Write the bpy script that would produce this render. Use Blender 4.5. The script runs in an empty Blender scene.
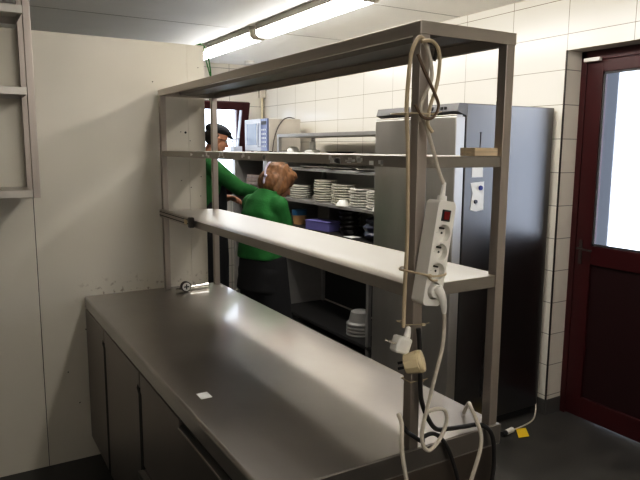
import bpy, bmesh, math, random
from mathutils import Vector, Matrix, noise
random.seed(7)
scene = bpy.context.scene
COL = scene.collection
PI = math.pi
R = math.radians

# ------------------------------------------------------------------ materials
def mat(name, col, rough=.5, metal=0., var=.0, vscale=6., stretch=(1, 1, 1), rvar=0., bump=0., bscale=60.,
        emit=None, estr=0., spec=None, coat=0., col2=None, detail=4.):
    m = bpy.data.materials.new(name); m.use_nodes = True
    nt = m.node_tree; N = nt.nodes; L = nt.links
    b = N['Principled BSDF']
    b.inputs['Base Color'].default_value = (*col, 1)
    b.inputs['Roughness'].default_value = rough
    b.inputs['Metallic'].default_value = metal
    if spec is not None: b.inputs['Specular IOR Level'].default_value = spec
    if coat: b.inputs['Coat Weight'].default_value = coat; b.inputs['Coat Roughness'].default_value = .09
    if emit:
        b.inputs['Emission Color'].default_value = (*emit, 1); b.inputs['Emission Strength'].default_value = estr
    if var or rvar or col2:
        tc = N.new('ShaderNodeTexCoord'); mp = N.new('ShaderNodeMapping'); mp.inputs['Scale'].default_value = stretch
        nz = N.new('ShaderNodeTexNoise'); nz.inputs['Scale'].default_value = vscale; nz.inputs['Detail'].default_value = detail
        L.new(tc.outputs['Object'], mp.inputs['Vector']); L.new(mp.outputs[0], nz.inputs['Vector'])
        if var or col2:
            rp = N.new('ShaderNodeValToRGB')
            a = tuple(c * (1 - var) for c in col); c2 = col2 if col2 else tuple(min(1, c * (1 + var)) for c in col)
            rp.color_ramp.elements[0].position = .22; rp.color_ramp.elements[1].position = .78
            rp.color_ramp.elements[0].color = (*a, 1); rp.color_ramp.elements[1].color = (*c2, 1)
            L.new(nz.outputs['Fac'], rp.inputs[0]); L.new(rp.outputs[0], b.inputs['Base Color'])
        if rvar:
            mr = N.new('ShaderNodeMapRange'); mr.inputs['To Min'].default_value = max(.02, rough - rvar); mr.inputs['To Max'].default_value = rough + rvar
            mr.inputs['From Min'].default_value = .2; mr.inputs['From Max'].default_value = .8
            L.new(nz.outputs['Fac'], mr.inputs['Value']); L.new(mr.outputs[0], b.inputs['Roughness'])
    if bump:
        tc2 = N.new('ShaderNodeTexCoord'); n2 = N.new('ShaderNodeTexNoise'); n2.inputs['Scale'].default_value = bscale
        bp = N.new('ShaderNodeBump'); bp.inputs['Strength'].default_value = bump; bp.inputs['Distance'].default_value = .005
        L.new(tc2.outputs['Object'], n2.inputs['Vector']); L.new(n2.outputs['Fac'], bp.inputs['Height']); L.new(bp.outputs[0], b.inputs['Normal'])
        if coat: L.new(bp.outputs[0], b.inputs['Coat Normal'])
    return m

def tile_mat(name, axis, bw, rh, x0, z0, c1, c2, joint, mortar=.0022, rough=.22):
    m = bpy.data.materials.new(name); m.use_nodes = True
    nt = m.node_tree; N = nt.nodes; L = nt.links; b = N['Principled BSDF']
    tc = N.new('ShaderNodeTexCoord'); sp = N.new('ShaderNodeSeparateXYZ'); cb = N.new('ShaderNodeCombineXYZ')
    L.new(tc.outputs['Object'], sp.inputs[0])
    ax = N.new('ShaderNodeMath'); ax.operation = 'ADD'; ax.inputs[1].default_value = -x0 + 20 * bw
    az = N.new('ShaderNodeMath'); az.operation = 'ADD'; az.inputs[1].default_value = -z0 + 20 * rh
    L.new(sp.outputs[axis], ax.inputs[0]); L.new(sp.outputs['Z'], az.inputs[0])
    L.new(ax.outputs[0], cb.inputs['X']); L.new(az.outputs[0], cb.inputs['Y'])
    br = N.new('ShaderNodeTexBrick'); br.offset = 0; br.squash = 1
    br.inputs['Scale'].default_value = 1; br.inputs['Brick Width'].default_value = bw; br.inputs['Row Height'].default_value = rh
    br.inputs['Mortar Size'].default_value = mortar; br.inputs['Mortar Smooth'].default_value = .3
    br.inputs['Color1'].default_value = (*c1, 1); br.inputs['Color2'].default_value = (*c2, 1); br.inputs['Mortar'].default_value = (*joint, 1)
    L.new(cb.outputs[0], br.inputs['Vector']); L.new(br.outputs['Color'], b.inputs['Base Color'])
    mr = N.new('ShaderNodeMapRange'); mr.inputs['To Min'].default_value = rough; mr.inputs['To Max'].default_value = .8
    L.new(br.outputs['Fac'], mr.inputs['Value']); L.new(mr.outputs[0], b.inputs['Roughness'])
    bp = N.new('ShaderNodeBump'); bp.inputs['Strength'].default_value = .4; bp.inputs['Distance'].default_value = .002; bp.invert = True
    L.new(br.outputs['Fac'], bp.inputs['Height']); L.new(bp.outputs[0], b.inputs['Normal'])
    return m

M = {}
M['steel'] = mat('brushed_steel', (.54, .50, .46), .38, 1., var=.1, vscale=5, stretch=(1, .15, 6), rvar=.08)
M['post'] = mat('post_steel', (.50, .455, .42), .44, 1., var=.1, vscale=6, stretch=(6, 6, .4), rvar=.08)
M['shelf'] = mat('shelf_steel', (.58, .56, .53), .36, 1., var=.06, vscale=6, stretch=(2, .5, 1), rvar=.04)
M['shaded_steel'] = mat('shaded_shelf_steel', (.40, .375, .345), .42, 1., var=.06, vscale=6, rvar=.04)  # darker copy of shelf steel, with the lips' shade put into its colour
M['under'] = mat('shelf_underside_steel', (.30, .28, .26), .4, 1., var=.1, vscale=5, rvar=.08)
M['worktop'] = mat('worn_worktop_steel', (.395, .37, .35), .35, 1., var=.16, vscale=2.6, stretch=(1.4, .8, 1), rvar=.04, coat=1., bump=.03, bscale=11)
M['cab'] = mat('cabinet_steel', (.33, .30, .28), .40, 1., var=.12, vscale=4, stretch=(1, 1, .3), rvar=.08)
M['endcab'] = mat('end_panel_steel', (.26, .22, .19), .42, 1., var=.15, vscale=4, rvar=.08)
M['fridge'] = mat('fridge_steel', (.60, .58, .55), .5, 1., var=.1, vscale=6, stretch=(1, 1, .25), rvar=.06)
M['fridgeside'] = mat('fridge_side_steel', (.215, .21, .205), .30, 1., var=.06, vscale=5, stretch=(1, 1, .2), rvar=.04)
M['dark'] = mat('dark_gap', (.012, .011, .011), .7)
M['black'] = mat('black_plastic', (.018, .018, .02), .45)
M['darkgrey'] = mat('dark_grey_plastic', (.07, .07, .075), .45)
M['rubber'] = mat('black_rubber_cable', (.02, .018, .017), .5)
M['white_cable'] = mat('off_white_cable', (.62, .57, .49), .45, var=.08, vscale=30)
M['tan_cable'] = mat('yellowed_cable', (.52, .43, .30), .5, var=.12, vscale=25)
M['brown_cable'] = mat('brown_cable', (.15, .10, .065), .5)
M['white_plastic'] = mat('white_plastic', (.84, .82, .77), .38, var=.05, vscale=14)
M['cream_plastic'] = mat('cream_plastic', (.72, .61, .40), .42, var=.05, vscale=20)
M['red_switch'] = mat('red_switch', (.20, .008, .008), .25)
M['metal'] = mat('bright_metal', (.75, .73, .7), .22, 1.)
M['clear_tie'] = mat('pale_tie', (.55, .47, .33), .4)
M['porcelain'] = mat('white_porcelain', (.90, .885, .83), .2, var=.03, vscale=10)
M['porcelain2'] = mat('cream_porcelain', (.86, .84, .76), .22, var=.03, vscale=10)
M['grey_porcelain'] = mat('grey_white_porcelain', (.86, .85, .80), .22)
M['paper'] = mat('white_paper', (.82, .82, .80), .8, var=.05, vscale=25)
M['yellow'] = mat('yellow_tag', (.75, .52, .03), .6)
M['wood'] = mat('pale_wood', (.68, .55, .38), .7, var=.25, vscale=14, stretch=(.6, 5, 14))
M['nail'] = mat('dark_nail', (.10, .09, .085), .4, .8)
M['blue_magnet'] = mat('blue_magnet', (.02, .03, .20), .3)
M['grey_magnet'] = mat('grey_magnet', (.10, .10, .11), .3, .5)
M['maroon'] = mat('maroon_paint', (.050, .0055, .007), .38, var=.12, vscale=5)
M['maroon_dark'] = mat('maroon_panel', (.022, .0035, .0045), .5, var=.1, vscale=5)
M['floor'] = mat('dark_floor', (.055, .052, .047), .55, var=.35, vscale=5, rvar=.15, bump=.15, bscale=120)
M['base'] = mat('dark_base_tile', (.09, .085, .08), .5, var=.2, vscale=8)
M['ceiling'] = mat('ceiling_board', (.88, .87, .84), .6, var=.03, vscale=3)
M['seam'] = mat('ceiling_seam', (.38, .36, .34), .7)
M['dimwall'] = mat('plain_wall', (.76, .74, .70), .7, var=.05, vscale=2)
M['midwall'] = mat('grey_plain_wall', (.36, .34, .31), .7, var=.05, vscale=2)
M['dullgrey'] = mat('dull_grey_plastic', (.30, .295, .28), .5)
M['panelgrey'] = mat('grey_panel', (.15, .15, .155), .4)
M['housing'] = mat('lamp_housing', (.35, .33, .29), .5)
M['endcap'] = mat('lamp_end_cap', (.82, .78, .68), .5)
M['tube_light'] = mat('lit_diffuser', (.9, .9, .88), .4, emit=(1., .955, .89), estr=18.5)
M['pipe'] = mat('cream_pipe', (.78, .70, .50), .4)
M['boxcream'] = mat('cream_box', (.72, .67, .58), .5)
M['green_cable'] = mat('green_cable', (.03, .16, .03), .5)
M['mw_body'] = mat('microwave_body', (.58, .55, .51), .45, .3, var=.04, vscale=6)
M['mw_front'] = mat('microwave_front', (.56, .60, .70), .35)
M['mw_glass'] = mat('microwave_glass', (.13, .16, .24), .22, 0, spec=.5)
M['mw_panel'] = mat('microwave_panel', (.16, .19, .32), .25)
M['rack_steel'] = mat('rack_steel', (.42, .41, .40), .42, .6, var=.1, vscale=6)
M['rack_shade'] = mat('rack_shade_steel', (.03, .029, .028), .55, .3)  # rack steel with the shade of the low parts put into its colour
M['blue_tub'] = mat('blue_tub', (.03, .13, .26), .4)
M['tan_tub'] = mat('tan_label', (.55, .33, .16), .6)
M['greytub'] = mat('grey_tub', (.27, .25, .22), .6)
M['purple'] = mat('lavender_box', (.17, .16, .40), .5)
M['blackbowl'] = mat('black_bowl', (.02, .018, .017), .3)
M['darkblue'] = mat('dark_bag', (.02, .022, .045), .35, var=.4, vscale=40)
M['book'] = mat('brown_tray_edges', (.33, .25, .2), .6, var=.2, vscale=20)
M['skin'] = mat('skin', (.48, .24, .155), .5, var=.06, vscale=20)
M['skin_f'] = mat('fair_skin', (.50, .27, .19), .5, var=.06, vscale=20)
M['lips'] = mat('lips', (.32, .09, .08), .45)
M['eyewhite'] = mat('eye_white', (.8, .78, .75), .25)
M['iris'] = mat('iris', (.05, .03, .02), .2)
M['green'] = mat('green_knit', (.014, .125, .026), .8, var=.2, vscale=18, bump=.25, bscale=90)
M['green2'] = mat('green_polo', (.018, .15, .032), .8, var=.18, vscale=14, bump=.25, bscale=90)
M['cloth_black'] = mat('black_cloth', (.012, .012, .014), .85, bump=.2, bscale=70)
M['cap'] = mat('charcoal_cap', (.028, .032, .04), .85, var=.2, vscale=60, bump=.3, bscale=200)
M['hair'] = mat('red_brown_hair', (.15, .066, .028), .55, var=.45, vscale=48, stretch=(1, 1, .35), bump=.35, bscale=130, col2=(.33, .17, .08))
M['hair_dark'] = mat('dark_hair', (.02, .015, .012), .6, bump=.5, bscale=90)
M['band'] = mat('lavender_strap', (.62, .58, .72), .6)
M['shoe'] = mat('black_shoe', (.02, .02, .02), .5)
M['residue'] = mat('label_residue', (.95, .93, .88), .8, var=.2, vscale=60)

# clear window pane / frosted door pane
def glass_mat(name, frost):
    m = bpy.data.materials.new(name); m.use_nodes = True
    nt = m.node_tree; N = nt.nodes; L = nt.links; N.remove(N['Principled BSDF']); out = N['Material Output']
    g = N.new('ShaderNodeBsdfGlossy'); g.inputs['Roughness'].default_value = .05
    fr = N.new('ShaderNodeFresnel'); fr.inputs['IOR'].default_value = 1.45
    mx = N.new('ShaderNodeMixShader'); L.new(fr.outputs[0], mx.inputs[0])
    if frost:
        t = N.new('ShaderNodeBsdfRefraction'); t.inputs['Roughness'].default_value = .32; t.inputs['IOR'].default_value = 1.12
        t.inputs['Color'].default_value = (.9, .94, 1, 1)
    else:
        t = N.new('ShaderNodeBsdfTransparent'); t.inputs['Color'].default_value = (.95, .98, 1, 1)
    L.new(t.outputs[0], mx.inputs[1]); L.new(g.outputs[0], mx.inputs[2]); L.new(mx.outputs[0], out.inputs['Surface'])
    return m
M['pane'] = glass_mat('window_glass', False)
M['frost'] = glass_mat('frosted_glass', True)

# white sandwich panel: grime near the worktop, a couple of screw holes
def panel_mat():
    m = mat('white_wall_panel', (.70, .665, .585), .38, var=.035, vscale=2.2)
    nt = m.node_tree; N = nt.nodes; L = nt.links; b = N['Principled BSDF']
    src = b.inputs['Base Color'].links[0].from_socket
    tc = N.new('ShaderNodeTexCoord')
    nz = N.new('ShaderNodeTexNoise'); nz.inputs['Scale'].default_value = 38; nz.inputs['Detail'].default_value = 5
    L.new(tc.outputs['Object'], nz.inputs['Vector'])
    th = N.new('ShaderNodeMapRange'); th.inputs['From Min'].default_value = .57; th.inputs['From Max'].default_value = .68
    L.new(nz.outputs['Fac'], th.inputs['Value'])
    sp = N.new('ShaderNodeSeparateXYZ'); L.new(tc.outputs['Object'], sp.inputs[0])
    hz = N.new('ShaderNodeMapRange'); hz.inputs['From Min'].default_value = 1.02; hz.inputs['From Max'].default_value = .90
    hz.inputs['To Min'].default_value = .0; hz.inputs['To Max'].default_value = .75
    L.new(sp.outputs['Z'], hz.inputs['Value'])
    mu = N.new('ShaderNodeMath'); mu.operation = 'MULTIPLY'; L.new(th.outputs[0], mu.inputs[0]); L.new(hz.outputs[0], mu.inputs[1])
    for ax_, lo, hi in (('Z', .85, .90), ('X', -.06, .06)):
        g_ = N.new('ShaderNodeMapRange'); g_.inputs['From Min'].default_value = lo; g_.inputs['From Max'].default_value = hi
        L.new(sp.outputs[ax_], g_.inputs['Value']); m2 = N.new('ShaderNodeMath'); m2.operation = 'MULTIPLY'
        L.new(mu.outputs[0], m2.inputs[0]); L.new(g_.outputs[0], m2.inputs[1]); mu = m2
    mx = N.new('ShaderNodeMix'); mx.data_type = 'RGBA'; L.new(mu.outputs[0], mx.inputs['Factor']); L.new(src, mx.inputs['A'])
    mx.inputs['B'].default_value = (.16, .11, .06, 1)
    L.new(mx.outputs['Result'], b.inputs['Base Color'])
    return m
M['panel'] = panel_mat()
TC1, TC2, TJ = (.80, .765, .69), (.77, .735, .66), (.20, .18, .155)
M['tile_y'] = tile_mat('white_tiles_along_y', 'Y', .42, .2025, -.884, 2.1515, TC1, TC2, TJ)
M['tile_x'] = tile_mat('white_tiles_along_x', 'X', .42, .2025, 2.607, 2.1515, TC1, TC2, TJ)

# ------------------------------------------------------------------ mesh builder
def catmull(pts, sub=8):
    P = [Vector(p) for p in pts]
    if len(P) < 3: return P
    out = []
    Q = [P[0] * 2 - P[1]] + P + [P[-1] * 2 - P[-2]]
    for i in range(1, len(Q) - 2):
        p0, p1, p2, p3 = Q[i - 1:i + 3]
        for k in range(sub):
            t = k / sub
            out.append(.5 * ((2 * p1) + (p2 - p0) * t + (2 * p0 - 5 * p1 + 4 * p2 - p3) * t * t + (3 * p1 - p0 - 3 * p2 + p3) * t ** 3))
    out.append(P[-1]); return out

class MB:
    def __init__(s, xf=None): s.v = []; s.f = []; s.m = []; s.xf = xf; s.mi = 0
    def _add(s, vs, fs):
        o = len(s.v)
        for p in vs:
            p = Vector(p); s.v.append(s.xf @ p if s.xf else p)
        for f in fs: s.f.append([i + o for i in f]); s.m.append(s.mi)
        return s
    def box(s, x0, x1, y0, y1, z0, z1):
        return s._add([(x0, y0, z0), (x1, y0, z0), (x1, y1, z0), (x0, y1, z0), (x0, y0, z1), (x1, y0, z1), (x1, y1, z1), (x0, y1, z1)],
                      [(3, 2, 1, 0), (4, 5, 6, 7), (0, 1, 5, 4), (1, 2, 6, 5), (2, 3, 7, 6), (3, 0, 4, 7)])
    def prism(s, poly, axis, a, b):
        # poly: 2D points in the plane of the two other axes (x,z for y; y,z for x; x,y for z)
        n = len(poly)
        def mk(p, t): return {'y': (p[0], t, p[1]), 'x': (t, p[0], p[1]), 'z': (p[0], p[1], t)}[axis]
        vs = [mk(p, a) for p in poly] + [mk(p, b) for p in poly]
        fs = [list(range(n)), list(range(2 * n - 1, n - 1, -1))] + [[(i + 1) % n, i, i + n, (i + 1) % n + n] for i in range(n)]
        return s._add(vs, fs)
    def rings(s, rings, caps=True, closed=False):
        n = len(rings[0]); vs = [p for r in rings for p in r]; fs = []
        for k in range(len(rings) - 1):
            for i in range(n):
                j = (i + 1) % n
                fs.append((k * n + i, k * n + j, (k + 1) * n + j, (k + 1) * n + i))
        if caps:
            fs.append(list(range(n - 1, -1, -1))); o = (len(rings) - 1) * n; fs.append([o + i for i in range(n)])
        return s._add(vs, fs)
    def tube(s, path, r, n=10, smooth=8, caps=True):
        P = catmull(path, smooth) if smooth else [Vector(p) for p in path]
        rad = r if callable(r) else (lambda t: r)
        rings = []; prev = None
        for i, p in enumerate(P):
            t = (P[min(i + 1, len(P) - 1)] - P[max(i - 1, 0)]).normalized()
            if prev is None:
                u = t.orthogonal().normalized()
            else:
                u = (prev - t * prev.dot(t)).normalized()
            prev = u; w = t.cross(u); rr = rad(i / (len(P) - 1))
            rings.append([p + (u * math.cos(2 * PI * k / n) + w * math.sin(2 * PI * k / n)) * rr for k in range(n)])
        return s.rings(rings, caps)
    def cyl(s, p0, p1, r0, r1=None, n=20):
        r1 = r0 if r1 is None else r1
        return s.tube([p0, p1], lambda t: r0 + (r1 - r0) * t, n, smooth=0)
    def lathe(s, prof, c=(0, 0, 0), n=32, caps=True):
        c = Vector(c); rings = [[c + Vector((r * math.cos(2 * PI * k / n), r * math.sin(2 * PI * k / n), z)) for k in range(n)] for r, z in prof]
        return s.rings(rings, caps)
    def ball(s, c, r, n=14, rot=None):
        c = Vector(c); r = Vector(r) if not isinstance(r, (int, float)) else Vector((r, r, r))
        rings = []
        for i in range(1, n):
            th = PI * i / n
            ring = []
            for k in range(2 * n):
                ph = PI * k / n
                p = Vector((math.sin(th) * math.cos(ph) * r.x, math.sin(th) * math.sin(ph) * r.y, -math.cos(th) * r.z))
                if rot: p = rot @ p
                ring.append(c + p)
            rings.append(ring)
        return s.rings(rings, True)
    def mesh(s, name, off=Vector((0, 0, 0))):
        me = bpy.data.meshes.new(name)
        me.from_pydata([tuple(p - off) for p in s.v], [], s.f)
        for p, i in zip(me.polygons, s.m): p.material_index = i
        bm = bmesh.new(); bm.from_mesh(me); bmesh.ops.recalc_face_normals(bm, faces=bm.faces); bm.to_mesh(me); bm.free()
        return me

ROOT = {}
def finish(me, smooth=35):
    if smooth:
        me.polygons.foreach_set('use_smooth', [True] * len(me.polygons)); me.set_sharp_from_angle(angle=R(smooth))
    me.update()
def props(o, label=None, cat=None, group=None, kind=None):
    if label: o['label'] = label
    if cat: o['category'] = cat
    if group: o['group'] = group
    if kind: o['kind'] = kind
    return o
def build(mb, name, mats, parent=None, bevel=0, smooth=35, loc=None):
    mats = mats if isinstance(mats, (list, tuple)) else [mats]
    if parent is not None:
        off = ROOT[parent.name]
    elif loc is not None: off = Vector(loc)
    else:
        xs = [p.x for p in mb.v]; ys = [p.y for p in mb.v]
        off = Vector(((min(xs) + max(xs)) / 2, (min(ys) + max(ys)) / 2, min(p.z for p in mb.v)))
    me = mb.mesh(name, off) if isinstance(mb, MB) else mb
    for m in mats: me.materials.append(M[m])
    finish(me, smooth)
    o = bpy.data.objects.new(name, me); COL.objects.link(o)
    ROOT[o.name] = off
    if parent is not None: o.parent = parent
    else: o.location = off
    if bevel:
        b = o.modifiers.new('bevel', 'BEVEL'); b.width = bevel; b.segments = 2; b.limit_method = 'ANGLE'; b.angle_limit = R(40); b.harden_normals = False
        wn = o.modifiers.new('weighted', 'WEIGHTED_NORMAL'); wn.keep_sharp = True; wn.weight = 100
    return o
def thing(name, label, cat, loc, group=None):
    o = bpy.data.objects.new(name, None); o.empty_display_size = .05; COL.objects.link(o); o.location = loc; ROOT[o.name] = Vector(loc)
    return props(o, label, cat, group)
def single(mb, name, mats, label, cat, group=None, bevel=0, smooth=35, kind=None):
    return props(build(mb, name, mats, bevel=bevel, smooth=smooth), label, cat, group, kind)
def struct(mb, name, mats, parent=None, bevel=0, smooth=35):
    o = build(mb, name, mats, parent, bevel, smooth, loc=None if parent else (0, 0, 0))
    if parent is None: o['kind'] = 'structure'
    return o
def copy_tree(o, loc, label, parent=None):
    c = o.copy(); COL.objects.link(c)
    if parent is not None: c.parent = parent
    else:
        c.location = loc; c['label'] = label
    for ch in o.children: copy_tree(ch, None, None, c)
    return c
def evaluated(o):
    dg = bpy.context.evaluated_depsgraph_get(); dg.update()
    me = bpy.data.meshes.new_from_object(o.evaluated_get(dg)); return me
def fuse(mb, voxel=.008, smooth=4, factor=.5):
    me = mb.mesh('tmp'); o = bpy.data.objects.new('tmp', me); COL.objects.link(o)
    r = o.modifiers.new('r', 'REMESH'); r.mode = 'VOXEL'; r.voxel_size = voxel
    s = o.modifiers.new('s', 'SMOOTH'); s.iterations = smooth; s.factor = factor
    out = evaluated(o); bpy.data.objects.remove(o)
    res = MB(); res.v = [v.co.copy() for v in out.vertices]; res.f = [list(p.vertices) for p in out.polygons]; res.m = [0] * len(res.f)
    return res
def cut(mb, cutter):
    a = bpy.data.objects.new('a', mb.mesh('a')); b = bpy.data.objects.new('b', cutter.mesh('b'))
    COL.objects.link(a); COL.objects.link(b)
    m = a.modifiers.new('x', 'BOOLEAN'); m.operation = 'DIFFERENCE'; m.object = b; m.solver = 'EXACT'
    out = evaluated(a); bpy.data.objects.remove(a); bpy.data.objects.remove(b)
    res = MB(); res.v = [v.co.copy() for v in out.vertices]; res.f = [list(p.vertices) for p in out.polygons]; res.m = [0] * len(res.f)
    return res

# ------------------------------------------------------------------ camera, world
cam_d = bpy.data.cameras.new('camera'); cam = bpy.data.objects.new('camera', cam_d); COL.objects.link(cam)
r2 = Vector((0.86027826, -0.5097925, 0.00573784)); u2 = Vector((0.06953685, 0.12847839, 0.98927141)); bk = Vector((-0.50506033, -0.8506497, 0.14597653))
mw = Matrix((r2, u2, bk)).transposed().to_4x4(); mw.translation = Vector((-0.5656, -3.3924, 1.682))
cam.matrix_world = mw; cam_d.lens = 34.913; cam_d.sensor_width = 36; cam_d.clip_start = .02
scene.camera = cam
w = bpy.data.worlds.new('daylight'); scene.world = w; w.use_nodes = True
bg = w.node_tree.nodes['Background']; bg.inputs[0].default_value = (.80, .87, 1., 1); bg.inputs[1].default_value = 4.5
scene.view_settings.view_transform = 'Standard'; scene.view_settings.look = 'None'
scene.view_settings.exposure = 0.0
scene.view_settings.use_curve_mapping = True
cm = scene.view_settings.curve_mapping; cv = cm.curves[3]
for a_, b_ in ((.03, .017), (.10, .074), (.30, .285), (.65, .71)): cv.points.new(a_, b_)
cm.update()

# ------------------------------------------------------------------ setting
XW, CE, YB = 2.607, 2.605, 3.25
XL, YN = -2.2, -5.2
struct(MB().box(XL, 2.9, YN, 3.4, -.1, 0), 'floor', 'floor')
struct(MB().box(XL - .1, 2.9, YN - .1, 3.4, CE, CE + .1), 'ceiling', 'ceiling')
sm = MB()
for y in (1.275, .03, -1.22): sm.box(XL, XW, y - .0025, y + .0025, CE - .002, CE + .0)
struct(sm, 'trim_1', 'seam')
DY0, DY1, DT = -.884, -1.95, 2.261
wr = MB(); wr.mi = 0
wr.box(XW, XW + .25, DY0, YB + .15, 0, CE); wr.box(XW, XW + .25, DY1, DY0, DT, CE); wr.box(XW, XW + .25, YN, DY1, 0, CE)
o = struct(wr, 'wall_right', ['tile_y', 'tile_x'])
for p in o.data.polygons:
    p.material_index = 0 if abs(p.normal.x) > .7 else 1
wx0, wx1, wz0, wz1 = 1.42, 2.36, 1.15, 2.20
wb = MB().box(-2.2, wx0, YB, YB + .2, 0, CE); wb.box(wx1, XW, YB, YB + .2, 0, CE); wb.box(wx0, wx1, YB, YB + .2, 0, wz0); wb.box(wx0, wx1, YB, YB + .2, wz1, CE)
struct(wb, 'wall_back', 'tile_x')
struct(MB().box(XL - .1, XL, YN, 3.4, 0, CE), 'wall_left', 'midwall')
struct(MB().box(XL - .1, 2.9, YN - .1, YN, 0, CE), 'wall_front', 'dimwall')
pn = MB().box(XL, -.2195, 0, .08, 0, 2.2400); pn.box(-.2165, .592, 0, .08, 0, 2.2400)
pn.box(.592, .690, -.0008, .08, 0, 2.2400)
pnl = struct(pn, 'wall_partition', 'panel', bevel=.001)
struct(MB().box(-.2195, -.2165, .004, .06, 0, 2.238), 'trim_2', 'dark', parent=None)
hole = MB()
for x, z, r in ((.575, 1.765, .006), (.548, 1.768, .0025), (.60, 1.72, .0025), (.545, 1.50, .003), (.60, 1.46, .003), (.40, 2.03, .003), (.655, 2.12, .0025), (.66, 1.52, .003), (.655, 1.41, .0025)):
    hole.cyl((x, -.0019, z), (x, .002, z), r, n=12)
for x, z in ((-.10, .50), (.0, .72), (-.05, .32), (.02, .63)):
    hole.cyl((x, -.0006, z), (x, .002, z), .0035, n=10)
struct(hole, 'screw_hole', 'dark', parent=pnl)
# corner trim at the door recess, plinths
struct(MB().box(XW - .004, XW + .004, DY0 - .004, DY0 + .004, .10, DT), 'trim_3', 'nail')
struct(MB().box(XW - .008, XW, DY0, -.1, 0, .10).box(XW, XW + .135, DY0 - .006, DY0, 0, .10), 'baseboard_right', 'base')

# door
dx = XW + .138
door = thing('door_1', None, None, (dx, DY0 - .5, 0)); door['kind'] = 'structure'
f = MB().box(dx, dx + .06, DY0 - .038, DY0 - .0, 0, DT).box(dx, dx + .06, DY1, DY1 + .038, 0, DT).box(dx, dx + .06, DY1, DY0, DT - .055, DT)
build(f, 'door_frame', 'maroon', door, .002)
a0, a1 = DY0 - .040, DY1 + .040; ga, gb = a0 - .105, a1 + .105; g0, g1 = 1.105, 2.135
lf = MB().box(dx + .006, dx + .05, ga, a0, .01, DT - .057).box(dx + .006, dx + .05, a1, gb, .01, DT - .057)
lf.box(dx + .006, dx + .05, gb, ga, g1, DT - .057).box(dx + .006, dx + .05, gb, ga, g0 - .115, g0).box(dx + .006, dx + .05, gb, ga, .01, .14)
build(lf, 'door_leaf', 'maroon', door, .002)
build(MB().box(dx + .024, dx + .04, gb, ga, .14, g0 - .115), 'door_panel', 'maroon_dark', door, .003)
bd = MB()
for (y0, y1, z0, z1) in ((ga, ga - .014, g0, g1), (gb, gb + .014, g0, g1)): bd.box(dx + .012, dx + .022, min(y0, y1), max(y0, y1), z0, z1)
bd.box(dx + .012, dx + .022, gb, ga, g0, g0 + .014).box(dx + .012, dx + .022, gb, ga, g1 - .014, g1)
build(bd, 'glazing_bead', 'darkgrey', door, .002)
build(MB()._add([(dx + .028, gb, g0), (dx + .028, ga, g0), (dx + .028, ga, g1), (dx + .028, gb, g1)], [(0, 1, 2, 3)]), 'glass_pane', 'frost', door, smooth=0)
h = MB().box(dx, dx + .006, -.972, -.950, .985, 1.135); h.cyl((dx, -.961, 1.085), (dx - .035, -.961, 1.085), .007); h.tube([(dx - .035, -.961, 1.085), (dx - .036, -1.0, 1.083), (dx - .034, -1.065, 1.080)], .006)
h.cyl((dx - .003, -.961, 1.015), (dx + .002, -.961, 1.015), .008)
build(h, 'door_handle', 'nail', door, .001)
build(MB().box(dx - .03, dx, DY0 - .14, DY0 - .035, 2.196, 2.218), 'door_contact', 'white_plastic', door, .003)
# outside reveal beyond the door: added dark block that darkens the pane's left edge
struct(MB().box(XW + .251, XW + .40, DY0 - .05, DY0 + .1, 0, CE), 'added_reveal', 'black')

# window: maroon frame with a bottom-hung sash tilted into the kitchen
win = thing('window_1', None, None, (1.89, YB, wz0)); win['kind'] = 'structure'
fw_ = MB()
for (x0, x1, z0, z1) in ((wx0, wx0 + .06, wz0, wz1), (wx1 - .06, wx1, wz0, wz1), (wx0 + .06, wx1 - .06, wz0, wz0 + .06), (wx0 + .06, wx1 - .06, wz1 - .06, wz1)):
    fw_.box(x0, x1, YB + .06, YB + .12, z0, z1)
build(fw_, 'window_frame', 'maroon', win, .003)
build(MB().box(wx0, wx1, YB - .03, YB + .06, wz0 - .03, wz0), 'window_sill', 'white_plastic', win, .004)
xf = Matrix.Translation((0, YB + .06, wz0 + .05)) @ Matrix.Rotation(R(15), 4, 'X')
sh = MB(xf); H_ = wz1 - wz0 - .03; s0, s1 = wx0 + .04, wx1 - .035
for (x0, x1, z0, z1) in ((s0, s0 + .085, 0, H_), (s1 - .085, s1, 0, H_), (s0 + .085, s1 - .085, 0, .085), (s0 + .085, s1 - .085, H_ - .085, H_)):
    sh.box(x0, x1, -.05, 0, z0, z1)
sash = build(sh, 'window_sash', 'maroon', win, .003)
bd = MB(xf).box(s1 - .099, s1 - .085, -.054, -.01, .085, H_ - .085).box(s0 + .085, s0 + .099, -.054, -.01, .085, H_ - .085)
build(bd, 'glazing_bead', 'mw_front', sash)
build(MB(xf)._add([(s0 + .08, -.025, .08), (s1 - .08, -.025, .08), (s1 - .08, -.025, H_ - .08), (s0 + .08, -.025, H_ - .08)], [(0, 1, 2, 3)]), 'glass_pane', 'pane', sash, smooth=0)

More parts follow.
